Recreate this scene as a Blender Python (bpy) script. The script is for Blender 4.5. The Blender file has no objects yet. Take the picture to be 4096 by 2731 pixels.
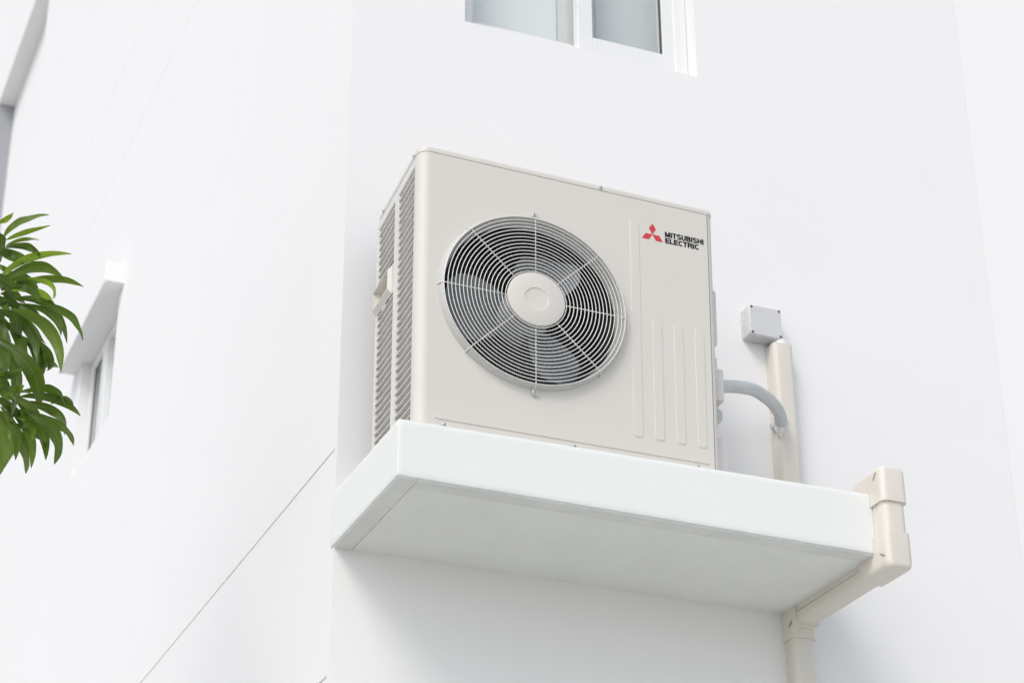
import bpy, bmesh, math, random
from mathutils import Vector, Matrix
random.seed(7)
PI = math.pi
sc = bpy.context.scene
C = sc.collection

# ------------------------------------------------------------------ camera
cam = bpy.data.cameras.new('camera'); camo = bpy.data.objects.new('camera', cam); C.objects.link(camo)
F = Vector((0.34450575, 0.82191041, 0.45362878)); Rr = Vector((0.92322708, -0.38422249, -0.00498331)); U = Vector((-0.17019854, -0.42051915, 0.8911768))
camo.matrix_world = Matrix(((Rr.x, U.x, -F.x, 0), (Rr.y, U.y, -F.y, 0), (Rr.z, U.z, -F.z, 0), (0, 0, 0, 1)))
cam.sensor_width = 36; cam.lens = 8400.14 / 4096 * 36
cam.clip_start = 0.05; cam.clip_end = 500
cam.dof.use_dof = True; cam.dof.focus_distance = 5.35; cam.dof.aperture_fstop = 5.0
sc.camera = camo
sc.render.resolution_x = 1024; sc.render.resolution_y = 682

# ------------------------------------------------------------------ sky, sun, exposure
SUN_EL, SUN_AZ = 46, 229        # azimuth measured clockwise from +Y; the sun stands front-left of the wall
world = bpy.data.worlds.new('World'); sc.world = world; world.use_nodes = True
nt = world.node_tree; nt.nodes.clear()
sky = nt.nodes.new('ShaderNodeTexSky'); sky.sky_type = 'NISHITA'; sky.sun_disc = False
sky.sun_elevation = math.radians(SUN_EL); sky.sun_rotation = math.radians(SUN_AZ)
sky.air_density = 1.0; sky.dust_density = 2.0; sky.ozone_density = 1.0
hs = nt.nodes.new('ShaderNodeHueSaturation'); hs.inputs['Saturation'].default_value = 0.46
bg = nt.nodes.new('ShaderNodeBackground'); bg.inputs['Strength'].default_value = 0.15
wo = nt.nodes.new('ShaderNodeOutputWorld')
nt.links.new(sky.outputs[0], hs.inputs['Color']); nt.links.new(hs.outputs[0], bg.inputs[0]); nt.links.new(bg.outputs[0], wo.inputs[0])
sl = bpy.data.lights.new('sun', 'SUN'); sl.energy = 1.0; sl.angle = math.radians(24); sl.color = (1.0, 0.968, 0.93)
so = bpy.data.objects.new('sun', sl); C.objects.link(so)
az, el = math.radians(SUN_AZ), math.radians(SUN_EL)
tosun = Vector((math.sin(az) * math.cos(el), math.cos(az) * math.cos(el), math.sin(el)))
so.rotation_euler = tosun.to_track_quat('Z', 'Y').to_euler(); so.location = tosun * 20
sc.view_settings.view_transform = 'Standard'; sc.view_settings.look = 'None'
sc.view_settings.exposure = 0.37; sc.view_settings.gamma = 1

# ------------------------------------------------------------------ helpers
def mat(name, col, rough=0.5, spec=0.5, metal=0.0, bump=0.0, bscale=60, var=0.0, vscale=3, fine=0.0, coat=0.0, obj=True):
    m = bpy.data.materials.new(name); m.use_nodes = True
    t = m.node_tree; b = t.nodes['Principled BSDF']
    b.inputs['Base Color'].default_value = (*col, 1); b.inputs['Roughness'].default_value = rough
    b.inputs['Metallic'].default_value = metal; b.inputs['Specular IOR Level'].default_value = spec
    b.inputs['Coat Weight'].default_value = coat
    tc = t.nodes.new('ShaderNodeTexCoord')
    if var:
        n = t.nodes.new('ShaderNodeTexNoise'); n.inputs['Scale'].default_value = vscale; n.inputs['Detail'].default_value = 6; n.inputs['Roughness'].default_value = 0.65
        t.links.new(tc.outputs['Object'], n.inputs['Vector'])
        mr = t.nodes.new('ShaderNodeMapRange'); mr.inputs['From Min'].default_value = 0.3; mr.inputs['From Max'].default_value = 0.7
        mr.inputs['To Min'].default_value = 1 - var; mr.inputs['To Max'].default_value = 1 + var * 0.4
        t.links.new(n.outputs['Fac'], mr.inputs['Value'])
        mx = t.nodes.new('ShaderNodeVectorMath'); mx.operation = 'SCALE'; mx.inputs[0].default_value = col
        t.links.new(mr.outputs[0], mx.inputs['Scale']); t.links.new(mx.outputs[0], b.inputs['Base Color'])
    if bump:
        n = t.nodes.new('ShaderNodeTexNoise'); n.inputs['Scale'].default_value = bscale; n.inputs['Detail'].default_value = 8; n.inputs['Roughness'].default_value = 0.6
        t.links.new(tc.outputs['Object'], n.inputs['Vector'])
        bp = t.nodes.new('ShaderNodeBump'); bp.inputs['Strength'].default_value = bump; bp.inputs['Distance'].default_value = 0.004
        t.links.new(n.outputs['Fac'], bp.inputs['Height']); t.links.new(bp.outputs[0], b.inputs['Normal'])
    return m

def link(name, bm, m, parent=None, smooth=False, recalc=True):
    if recalc: bmesh.ops.recalc_face_normals(bm, faces=bm.faces)
    me = bpy.data.meshes.new(name); bm.to_mesh(me); bm.free()
    if smooth:
        for p in me.polygons: p.use_smooth = True
    for mm in (m if isinstance(m, (list, tuple)) else [m]): me.materials.append(mm)
    o = bpy.data.objects.new(name, me); C.objects.link(o)
    if parent is not None:
        o.parent = parent
        o.matrix_parent_inverse = Matrix.Translation(-Vector(parent_world(parent)))
    return o

def parent_world(p):
    v = Vector(p.location)
    q = p
    if q.parent is not None: return (0, 0, 0) if False else tuple(abs_loc[q.name])
    return tuple(v)
abs_loc = {}

def part(name, bm, m, parent, smooth=False, recalc=True, label=None):
    """mesh in world coordinates, stored relative to its thing's base (all nested objects sit at their parent's origin)"""
    if recalc: bmesh.ops.recalc_face_normals(bm, faces=bm.faces)
    root = parent
    while root.parent is not None: root = root.parent
    bmesh.ops.translate(bm, verts=bm.verts, vec=-root.location)
    me = bpy.data.meshes.new(name); bm.to_mesh(me); bm.free()
    if smooth is True:
        for p in me.polygons: p.use_smooth = True
    elif smooth:
        for p in me.polygons: p.use_smooth = True
        me.set_sharp_from_angle(angle=math.radians(smooth))
    for mm in (m if isinstance(m, (list, tuple)) else [m]): me.materials.append(mm)
    o = bpy.data.objects.new(name, me); C.objects.link(o); o.parent = parent
    if label: o['label'] = label
    return o

def thing(name, label, cat, loc, group=None):
    o = bpy.data.objects.new(name, None); C.objects.link(o); o.location = loc; o.empty_display_size = 0.1
    o['label'] = label; o['category'] = cat
    if group: o['group'] = group
    return o

def box(bm, x0, x1, y0, y1, z0, z1, bev=0.0, seg=2):
    b = bmesh.new()
    bmesh.ops.create_cube(b, size=1)
    for v in b.verts: v.co = Vector(((x0 + x1) / 2 + v.co.x * (x1 - x0), (y0 + y1) / 2 + v.co.y * (y1 - y0), (z0 + z1) / 2 + v.co.z * (z1 - z0)))
    if bev: bmesh.ops.bevel(b, geom=list(b.edges), offset=bev, segments=seg, profile=0.5, affect='EDGES')
    merge(bm, b)

def merge(bm, b):
    me = bpy.data.meshes.new('tmp'); b.to_mesh(me); b.free(); bm.from_mesh(me); bpy.data.meshes.remove(me)

def tube(bm, pts, r, closed=False, n=8, cap=True):
    pts = [Vector(p) for p in pts]; N = len(pts); rings = []
    ref = None
    for i, p in enumerate(pts):
        if closed: t = pts[(i + 1) % N] - pts[i - 1]
        else: t = pts[min(i + 1, N - 1)] - pts[max(i - 1, 0)]
        t.normalize()
        if ref is None: ref = t.orthogonal().normalized()
        ref = (ref - t * ref.dot(t)).normalized()
        s = t.cross(ref); rr = r[i] if isinstance(r, (list, tuple)) else r
        rings.append([bm.verts.new(p + (ref * math.cos(a) + s * math.sin(a)) * rr) for a in [2 * PI * k / n for k in range(n)]])
    for i in range(N if closed else N - 1):
        a, b = rings[i], rings[(i + 1) % N]
        for k in range(n): bm.faces.new((a[k], a[(k + 1) % n], b[(k + 1) % n], b[k]))
    if cap and not closed:
        bm.faces.new(rings[0][::-1]); bm.faces.new(rings[-1])

def poly_prism(bm, pts2, f, d0, d1):
    """extrude a 2-D outline: f(u, v, d) -> world point"""
    a = [bm.verts.new(f(u, v, d0)) for u, v in pts2]; b = [bm.verts.new(f(u, v, d1)) for u, v in pts2]
    bm.faces.new(a); bm.faces.new(b[::-1]); n = len(a)
    for i in range(n): bm.faces.new((a[i], b[i], b[(i + 1) % n], a[(i + 1) % n]))

def rrect(u0, u1, v0, v1, r, n=5):
    out = []
    for cu, cv, a0 in ((u1 - r, v1 - r, 0), (u0 + r, v1 - r, 90), (u0 + r, v0 + r, 180), (u1 - r, v0 + r, 270)):
        for k in range(n + 1):
            a = math.radians(a0 + 90 * k / n); out.append((cu + r * math.cos(a), cv + r * math.sin(a)))
    return out

def pad(bm, u0, u1, v0, v1, r, f, h, e=0.0012, n=5):
    """a pressed pad: outline on the surface, smaller outline h proud of it"""
    a = [bm.verts.new(f(u, v, 0.0006)) for u, v in rrect(u0, u1, v0, v1, r, n)]
    b = [bm.verts.new(f(u, v, -h)) for u, v in rrect(u0 + e, u1 - e, v0 + e, v1 - e, max(r - e, 0.0005), n)]
    bm.faces.new(b); k = len(a)
    for i in range(k): bm.faces.new((a[i], a[(i + 1) % k], b[(i + 1) % k], b[i]))

def sheet(bm, us, vs, holes, f):
    """flat sheet over the grid us x vs with recesses: holes = (u0,u1,v0,v1,depth,back). f(u,v,d) -> point, d into the wall"""
    us = sorted(set(us + [h[0] for h in holes] + [h[1] for h in holes])); vs = sorted(set(vs + [h[2] for h in holes] + [h[3] for h in holes]))
    vt = {}
    def V(u, v, d):
        k = (round(u, 5), round(v, 5), round(d, 5))
        if k not in vt: vt[k] = bm.verts.new(f(u, v, d))
        return vt[k]
    def inh(u, v):
        for h in holes:
            if h[0] < u < h[1] and h[2] < v < h[3]: return h
        return None
    dep = {}
    for i in range(len(us) - 1):
        for j in range(len(vs) - 1):
            h = inh((us[i] + us[i + 1]) / 2, (vs[j] + vs[j + 1]) / 2)
            d = h[4] if h else 0.0; dep[i, j] = (d, h)
            if h is None or h[5]:
                bm.faces.new([V(us[i], vs[j], d), V(us[i + 1], vs[j], d), V(us[i + 1], vs[j + 1], d), V(us[i], vs[j + 1], d)])
    for (i, j), (d, h) in dep.items():
        for (k, l, e) in ((i + 1, j, 0), (i, j + 1, 1)):
            if (k, l) in dep:
                d2, h2 = dep[k, l]
                if abs(d - d2) > 1e-6:
                    if e == 0: q = [(us[k], vs[j]), (us[k], vs[j + 1])]
                    else: q = [(us[i], vs[l]), (us[i + 1], vs[l])]
                    bm.faces.new([V(*q[0], d), V(*q[1], d), V(*q[1], d2), V(*q[0], d2)])

def shade(me_obj): pass

# ------------------------------------------------------------------ materials
M = {}
M['wall'] = mat('white_painted_plaster', (0.805, 0.799, 0.795), 0.85, 0.2, bump=0.10, bscale=70, var=0.012, vscale=1.6)
M['ledge'] = mat('white_painted_concrete', (0.772, 0.782, 0.762), 0.8, 0.2, bump=0.06, bscale=90, var=0.008, vscale=5)
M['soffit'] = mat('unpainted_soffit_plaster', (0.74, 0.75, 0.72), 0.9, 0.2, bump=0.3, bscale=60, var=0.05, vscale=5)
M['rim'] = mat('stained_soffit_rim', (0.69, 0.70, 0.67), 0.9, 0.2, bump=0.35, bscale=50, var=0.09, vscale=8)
M['case'] = mat('cream_painted_steel', (0.640, 0.612, 0.565), 0.48, 0.4, bump=0.04, bscale=160, var=0.012, vscale=5)
M['case2'] = mat('cream_moulded_plastic', (0.70, 0.68, 0.65), 0.45, 0.4)
M['wire'] = mat('white_coated_wire', (0.74, 0.73, 0.70), 0.35, 0.5)
M['shroud'] = mat('grey_white_shroud', (0.53, 0.53, 0.51), 0.5, 0.4, bump=0.15, bscale=90)
M['blade'] = mat('grey_fan_plastic', (0.40, 0.43, 0.45), 0.4, 0.5)
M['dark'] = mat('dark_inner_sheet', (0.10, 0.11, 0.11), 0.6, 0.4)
M['duct'] = mat('ivory_duct_plastic', (0.69, 0.65, 0.585), 0.36, 0.5, bump=0.03, bscale=25, var=0.02, vscale=6)
M['jbox'] = mat('light_grey_box_plastic', (0.60, 0.60, 0.605), 0.45, 0.45, bump=0.1, bscale=80, var=0.03, vscale=10)
M['groovegrey'] = mat('moulded_line_grey', (0.33, 0.33, 0.33), 0.6)
M['brass'] = mat('dull_brass_screw', (0.16, 0.13, 0.07), 0.4, metal=0.6)
M['screw'] = mat('zinc_screw', (0.62, 0.63, 0.65), 0.3, metal=0.85)
M['slot'] = mat('dark_screw_slot', (0.05, 0.05, 0.05), 0.6)
M['wrap'] = mat('grey_wrapping_tape', (0.60, 0.62, 0.63), 0.5, 0.4, var=0.06, vscale=40)
M['sealant'] = mat('white_sealant', (0.78, 0.77, 0.76), 0.5, 0.4, bump=0.6, bscale=80)
M['frame'] = mat('white_window_frame', (0.76, 0.76, 0.76), 0.35, 0.5)
M['gasket'] = mat('black_window_gasket', (0.05, 0.055, 0.05), 0.6)
M['red'] = mat('red_logo_paint', (0.60, 0.038, 0.05), 0.45)
M['black'] = mat('black_logo_paint', (0.006, 0.006, 0.006), 0.45)
M['blind'] = mat('pale_grey_blind', (0.82, 0.83, 0.82), 0.8, 0.2)
M['blindb'] = mat('blue_grey_blind', (0.66, 0.68, 0.68), 0.8, 0.2)
M['blind2'] = mat('pale_curtain', (0.80, 0.80, 0.78), 0.8, 0.2)
M['jamb'] = mat('grey_loggia_jamb', (0.36, 0.37, 0.40), 0.85, 0.2, bump=0.3, bscale=45)
M['ground'] = mat('pale_paving', (0.56, 0.56, 0.53), 0.9, 0.2, bump=0.5, bscale=12, var=0.12, vscale=1.2)
M['bark'] = mat('grey_bark', (0.17, 0.15, 0.12), 0.85, 0.2, bump=1.0, bscale=30, var=0.3, vscale=12)

def coil_mat():
    m = bpy.data.materials.new('finned_coil'); m.use_nodes = True; t = m.node_tree; b = t.nodes['Principled BSDF']
    b.inputs['Roughness'].default_value = 0.45; b.inputs['Metallic'].default_value = 0.3
    at = t.nodes.new('ShaderNodeUVMap'); sp = t.nodes.new('ShaderNodeSeparateXYZ'); t.links.new(at.outputs[0], sp.inputs[0])
    # fins: bright edges of the aluminium sheets against the gaps between them; rows: the tubes behind
    def saw(sock, mul, lo, hi):
        a = t.nodes.new('ShaderNodeMath'); a.operation = 'MULTIPLY'; a.inputs[1].default_value = mul * 2 * PI; t.links.new(sock, a.inputs[0])
        s = t.nodes.new('ShaderNodeMath'); s.operation = 'SINE'; t.links.new(a.outputs[0], s.inputs[0])
        r = t.nodes.new('ShaderNodeMapRange'); r.inputs['From Min'].default_value = lo; r.inputs['From Max'].default_value = hi; t.links.new(s.outputs[0], r.inputs['Value']); return r.outputs[0]
    fin = saw(sp.outputs['X'], 1 / 0.0065, -0.3, 0.5); row = saw(sp.outputs['Y'], 1 / 0.021, -1.0, 0.6)
    r2 = t.nodes.new('ShaderNodeMapRange'); r2.inputs['To Min'].default_value = 0.35; t.links.new(row, r2.inputs['Value'])
    ml = t.nodes.new('ShaderNodeMath'); ml.operation = 'MULTIPLY'; t.links.new(fin, ml.inputs[0]); t.links.new(r2.outputs[0], ml.inputs[1])
    mx = t.nodes.new('ShaderNodeMix'); mx.data_type = 'RGBA'; mx.inputs['A'].default_value = (0.028, 0.032, 0.034, 1); mx.inputs['B'].default_value = (0.30, 0.32, 0.33, 1)
    t.links.new(ml.outputs[0], mx.inputs['Factor']); t.links.new(mx.outputs['Result'], b.inputs['Base Color'])
    return m
M['coil'] = coil_mat()
M['coilside'] = mat('grey_coil_end', (0.72, 0.74, 0.74), 0.5, metal=0.2, bump=0.8, bscale=120, var=0.3, vscale=25)

def glass_mat():
    m = bpy.data.materials.new('window_glass'); m.use_nodes = True; t = m.node_tree; t.nodes.clear()
    o = t.nodes.new('ShaderNodeOutputMaterial'); tr = t.nodes.new('ShaderNodeBsdfTransparent'); tr.inputs[0].default_value = (0.965, 0.975, 0.975, 1)
    g = t.nodes.new('ShaderNodeBsdfGlossy'); g.inputs['Roughness'].default_value = 0.02
    gn = t.nodes.new('ShaderNodeTexNoise'); gn.inputs['Scale'].default_value = 4; gb = t.nodes.new('ShaderNodeBump'); gb.inputs['Strength'].default_value = 0.25; gb.inputs['Distance'].default_value = 0.02
    t.links.new(gn.outputs['Fac'], gb.inputs['Height']); t.links.new(gb.outputs[0], g.inputs['Normal'])
    fr = t.nodes.new('ShaderNodeFresnel'); fr.inputs[0].default_value = 1.6; mx = t.nodes.new('ShaderNodeMixShader')
    geo = t.nodes.new('ShaderNodeNewGeometry'); inv = t.nodes.new('ShaderNodeMath'); inv.operation = 'SUBTRACT'; inv.inputs[0].default_value = 1; t.links.new(geo.outputs['Backfacing'], inv.inputs[1])
    mul = t.nodes.new('ShaderNodeMath'); mul.operation = 'MULTIPLY'; t.links.new(fr.outputs[0], mul.inputs[0]); t.links.new(inv.outputs[0], mul.inputs[1]); t.links.new(mul.outputs[0], mx.inputs[0]); t.links.new(tr.outputs[0], mx.inputs[1]); t.links.new(g.outputs[0], mx.inputs[2]); t.links.new(mx.outputs[0], o.inputs[0])
    return m
M['glass'] = glass_mat()

def leaf_mat():
    m = bpy.data.materials.new('glossy_green_leaf'); m.use_nodes = True; t = m.node_tree; b = t.nodes['Principled BSDF']; o = t.nodes['Material Output']
    uv = t.nodes.new('ShaderNodeUVMap'); sp = t.nodes.new('ShaderNodeSeparateXYZ'); t.links.new(uv.outputs[0], sp.inputs[0])
    # midrib: narrow pale band at v = 0.5 ; side veins: thin chevrons along the leaf
    def M1(op, a, bv=None, cv=None):
        n = t.nodes.new('ShaderNodeMath'); n.operation = op
        for i, x in enumerate((a, bv, cv)):
            if x is None: continue
            if isinstance(x, (int, float)): n.inputs[i].default_value = x
            else: t.links.new(x, n.inputs[i])
        return n.outputs[0]
    av = M1('ABSOLUTE', M1('SUBTRACT', sp.outputs['Y'], 0.5))
    rib = M1('SUBTRACT', 1.0, M1('MINIMUM', M1('DIVIDE', av, 0.035), 1.0))
    ph = M1('FRACT', M1('MULTIPLY', M1('SUBTRACT', sp.outputs['X'], M1('MULTIPLY', av, 0.16)), 17.0))
    ve = M1('MULTIPLY', M1('SUBTRACT', 1.0, M1('MINIMUM', M1('DIVIDE', M1('ABSOLUTE', M1('SUBTRACT', ph, 0.5)), 0.1), 1.0)) , 0.32)
    va = M1('MAXIMUM', M1('MULTIPLY', rib, 0.6), ve)
    ci = t.nodes.new('ShaderNodeVertexColor'); ci.layer_name = 'tint'; sc_ = t.nodes.new('ShaderNodeSeparateColor'); t.links.new(ci.outputs[0], sc_.inputs[0])
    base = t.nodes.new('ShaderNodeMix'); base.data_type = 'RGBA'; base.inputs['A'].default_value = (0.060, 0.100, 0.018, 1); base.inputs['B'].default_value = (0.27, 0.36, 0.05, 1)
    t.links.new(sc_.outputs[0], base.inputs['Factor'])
    mx = t.nodes.new('ShaderNodeMix'); mx.data_type = 'RGBA'; mx.inputs['B'].default_value = (0.20, 0.28, 0.09, 1)
    t.links.new(va, mx.inputs['Factor']); t.links.new(base.outputs['Result'], mx.inputs['A']); t.links.new(mx.outputs['Result'], b.inputs['Base Color'])
    b.inputs['Roughness'].default_value = 0.34; b.inputs['Specular IOR Level'].default_value = 0.5
    tl = t.nodes.new('ShaderNodeBsdfTranslucent'); t.links.new(mx.outputs['Result'], tl.inputs[0])
    gm = t.nodes.new('ShaderNodeMix'); gm.data_type = 'RGBA'; gm.blend_type = 'MULTIPLY'; gm.inputs['Factor'].default_value = 1; gm.inputs['B'].default_value = (1.5, 1.7, 0.7, 1)
    t.links.new(mx.outputs['Result'], gm.inputs['A']); t.links.new(gm.outputs['Result'], tl.inputs[0])
    ms = t.nodes.new('ShaderNodeMixShader'); ms.inputs[0].default_value = 0.48
    t.links.new(b.outputs[0], ms.inputs[1]); t.links.new(tl.outputs[0], ms.inputs[2]); t.links.new(ms.outputs[0], o.inputs[0])
    bp = t.nodes.new('ShaderNodeBump'); bp.inputs['Strength'].default_value = 0.3; bp.inputs['Distance'].default_value = 0.002
    t.links.new(va, bp.inputs['Height']); t.links.new(bp.outputs[0], b.inputs['Normal'])
    return m
M['leaf'] = leaf_mat()

# ------------------------------------------------------------------ setting
GZ = -1.6            # ground level; the camera stands at the origin at eye height
bm = bmesh.new(); s = 150
bm.faces.new([bm.verts.new(p) for p in ((-s, -s, GZ), (s, -s, GZ), (s, s, GZ), (-s, s, GZ))])
g = link('ground', bm, M['ground']); g['kind'] = 'structure'

WY, CX, RX = 4.791, 1.512, 3.637     # back wall plane, left corner, right-hand return wall
TOP = 11.5
bld = thing('building', 'white plastered building whose corner walls, ledge and windows fill the picture', 'building', (CX, WY, GZ))
# rear wall of the niche with the window opening
bm = bmesh.new()
WX0, WX1, WZ0, WZ1, WD = 1.862, 2.637, 3.685, 4.95, 0.16
xs = [CX, 2.1, 2.3, RX]; zs = [GZ, 1.0, 2.5, TOP]
sheet(bm, xs, zs, [(WX0, WX1, WZ0, WZ1, WD, False)], lambda u, v, d: Vector((u, WY + d, v)))
part('rear_wall', bm, M['wall'], bld, recalc=False)
bm = bmesh.new()
Y1 = 17.0
gh = 0.007
holes = [(4.812, Y1 - .2, z - gh / 2, z + gh / 2, 0.007, True) for z in (1.626, 2.243)] + [(4.812, Y1 - .2, z - .0014, z + .0014, 0.0013, True) for z in (5.068, 5.68)]
holes += [(7.95, 8.69, 3.695, 4.28, 0.10, False), (11.18, 13.2, 6.25, 8.43, 0.115, True)]
sheet(bm, [WY, Y1], [GZ, TOP], holes, lambda u, v, d: Vector((CX + d, u, v)))
part('side_wall', bm, M['wall'], bld, recalc=False)
bm = bmesh.new()      # the wall beyond the right-hand arris is turned slightly towards the street corner
q = [(RX + .0005, WY - .0005), (RX + 2.2, WY - .17), (RX + 2.2, WY + .2), (RX + .0005, WY + .2)]
poly_prism(bm, q, lambda u, v, d: Vector((u, v, d)), GZ, TOP)
part('angled_wall', bm, M['wall'], bld)
bm = bmesh.new(); box(bm, CX + 0.004, CX + 0.114, 13.17, 13.199, 6.252, 8.429); part('jamb', bm, M['jamb'], bld, label='grey far jamb of the recess')  # thin panel that gives the far jamb a darker grey than the wall
# roof slab closes the volume
bm = bmesh.new(); box(bm, CX + 0.003, RX + 3.0, WY + 0.003, Y1, TOP, TOP + 0.2)
part('roof', bm, M['wall'], bld)

# concrete ledge that carries the outdoor unit: subdivided, slightly uneven edges
SX0, SX1, SY0, SZ0, SZ1 = 1.508, 2.86, 4.300, 1.965, 2.119
from mathutils import noise
bm = bmesh.new()
def rough_box(bm, x0, x1, y0, y1, z0, z1, step, amp):
    b = bmesh.new(); bmesh.ops.create_cube(b, size=1)
    for v in b.verts: v.co = Vector(((x0 + x1) / 2 + v.co.x * (x1 - x0), (y0 + y1) / 2 + v.co.y * (y1 - y0), (z0 + z1) / 2 + v.co.z * (z1 - z0)))
    bmesh.ops.bevel(b, geom=list(b.edges), offset=0.0035, segments=2, profile=0.5, affect='EDGES')
    n = int((x1 - x0) / step)
    long_ = [e for e in b.edges if abs((e.verts[0].co - e.verts[1].co).x) > 0.5]
    bmesh.ops.subdivide_edges(b, edges=long_, cuts=n, use_grid_fill=True)
    dee = [e for e in b.edges if abs((e.verts[0].co - e.verts[1].co).y) > 0.3]
    bmesh.ops.subdivide_edges(b, edges=dee, cuts=int((y1 - y0) / step), use_grid_fill=True)
    zed = [e for e in b.edges if abs((e.verts[0].co - e.verts[1].co).z) > 0.1]
    if zed: bmesh.ops.subdivide_edges(b, edges=zed, cuts=12, use_grid_fill=True)
    for v in b.verts:
        p = v.co.copy()
        ne = sum(min(abs(p[i_] - lo), abs(p[i_] - hi)) < .0055 for i_, (lo, hi) in enumerate(((x0, x1), (y0, y1), (z0, z1))))
        d = (noise.noise_vector(p * 22) * amp + noise.noise_vector(p * 70) * amp * 0.8) * (1.0 if ne > 1 else 0.0)
        if p.y > y1 - 0.02: d *= 0
        v.co += d
        v.co.z += (0.0067 * (p.x - 1.51) - 0.007) if p.z > 2.04 else -0.0077 * (p.x - 1.51)
    merge(bm, b)
rough_box(bm, SX0, SX1, SY0, WY + 0.02, SZ0 + 0.0005, SZ1, 0.007, 0.0007)
led = part('ledge', bm, M['ledge'], bld, smooth=35)
# soffit: the inner panel and the stained rim around it
bm = bmesh.new()
b0, b1 = 0.0025, 0.0045
gx0, gy0, gx1 = 1.563, 4.356, 2.792
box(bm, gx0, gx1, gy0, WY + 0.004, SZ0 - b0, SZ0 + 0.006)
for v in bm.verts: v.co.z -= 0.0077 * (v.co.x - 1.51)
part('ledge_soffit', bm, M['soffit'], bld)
bm = bmesh.new()
def ring_strip(bm, pts, zt, zb):
    pass
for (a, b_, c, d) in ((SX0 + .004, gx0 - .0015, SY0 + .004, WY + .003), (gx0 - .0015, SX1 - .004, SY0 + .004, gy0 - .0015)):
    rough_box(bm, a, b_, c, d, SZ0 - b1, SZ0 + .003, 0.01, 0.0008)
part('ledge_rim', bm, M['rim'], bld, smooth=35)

# hood over the side window
bm = bmesh.new()
box(bm, 1.428, CX + 0.001, 7.871, 8.835, 4.279, 4.37, 0.003)
hd = part('window_hood', bm, M['wall'], bld)
bm = bmesh.new(); box(bm, 1.4285, 1.441, 7.875, 8.83, 4.272, 4.2815, 0.002)
part('drip_edge', bm, M['wall'], hd)

# ---- side window (in the deep wall, out of focus)
def frame_box(bm, u0, u1, v0, v1, t, f, d0, d1, tb=None):
    """rectangular frame as four butted bars"""
    tb = t if tb is None else tb
    for a in ((u0, u0 + t, v0, v1), (u1 - t, u1, v0, v1), (u0 + t, u1 - t, v0, v0 + tb), (u0 + t, u1 - t, v1 - t, v1)):
        f(bm, a[0], a[1], a[2], a[3], d0, d1)
fx = lambda bm, u0, u1, v0, v1, d0, d1: box(bm, CX + d0, CX + d1, u0, u1, v0, v1, 0.003)
bm = bmesh.new(); frame_box(bm, 7.952, 8.688, 3.697, 4.278, 0.045, fx, 0.042, 0.09)
fx(bm, 8.31, 8.40, 3.742, 4.233, 0.035, 0.085)
w2 = part('window', bm, M['frame'], bld)
bm = bmesh.new(); fx(bm, 8.403, 8.641, 3.744, 4.231, 0.062, 0.066); part('pane', bm, M['glass'], w2)
bm = bmesh.new(); fx(bm, 7.999, 8.307, 3.744, 4.231, 0.062, 0.066); part('pane', bm, M['glass'], w2)
bm = bmesh.new(); frame_box(bm, 8.402, 8.642, 3.743, 4.232, 0.0035, fx, 0.056, 0.061); part('gasket', bm, M['gasket'], w2)
bm = bmesh.new(); fx(bm, 7.97, 8.67, 3.71, 4.26, 0.093, 0.10); part('blind', bm, M['blind2'], w2)

# ---- rear-wall window above the unit
fy = lambda bm, u0, u1, v0, v1, d0, d1: box(bm, u0, u1, WY + d0, WY + d1, v0, v1, 0.002)
bm = bmesh.new(); frame_box(bm, WX0 + .001, WX1 - .001, WZ0 + .001, WZ1 - .001, 0.042, fy, 0.055, 0.15)
w1 = part('window', bm, M['frame'], bld)
bm = bmesh.new(); frame_box(bm, 1.906, 2.335, 3.729, 4.90, 0.024, fy, 0.105, 0.135, tb=0.044)
fy(bm, 2.275, 2.3105, 3.774, 4.875, 0.106, 0.134)
part('sash', bm, M['frame'], w1)
bm = bmesh.new(); frame_box(bm, 2.262, 2.604, 3.729, 4.90, 0.05, fy, 0.062, 0.10, tb=0.058)
part('sash', bm, M['frame'], w1)
bm = bmesh.new(); fy(bm, 1.931, 2.274, 3.774, 4.875, 0.118, 0.122); part('pane', bm, M['glass'], w1)
bm = bmesh.new(); fy(bm, 2.313, 2.553, 3.788, 4.849, 0.079, 0.083); part('pane', bm, M['glass'], w1)
bm = bmesh.new(); frame_box(bm, 2.312, 2.554, 3.787, 4.85, 0.0045, fy, 0.068, 0.078); fy(bm, 2.2685, 2.274, 3.774, 4.875, 0.110, 0.117); part('gasket', bm, M['gasket'], w1)
bm = bmesh.new(); fy(bm, 1.87, 2.23, 3.69, 4.94, 0.152, 0.156); part('blind', bm, M['blind'], w1)
bm = bmesh.new(); fy(bm, 2.365, 2.63, 3.69, 4.94, 0.152, 0.156); part('blind', bm, M['blindb'], w1)
bm = bmesh.new(); fy(bm, 2.2, 2.40, 3.69, 4.94, 0.158, 0.162); part('curtain', bm, M['blind2'], w1)

# mortar crumbs and a plaster run where the ledge meets the wall
bm = bmesh.new()
def crumb(p, r):
    b_ = bmesh.new(); bmesh.ops.create_icosphere(b_, subdivisions=1, radius=r)
    for v in b_.verts:
        v.co = Vector((v.co.x * random.uniform(.8, 2.2), v.co.y * random.uniform(.6, 1.1), v.co.z * random.uniform(.4, .9))) + Vector(p)
    merge(bm, b_)
for k in range(46):
    x = random.choice((random.gauss(2.20, .05), random.gauss(2.47, .12), random.uniform(1.6, 2.8)))
    crumb((x, SY0 + random.uniform(.0015, .006), 2.112 + .0067 * (x - 1.51) + .0005), random.uniform(.0006, .0017))
mc = part('mortar_crumbs', bm, M['ledge'], bld, smooth=True); mc['kind'] = 'stuff'
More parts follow.
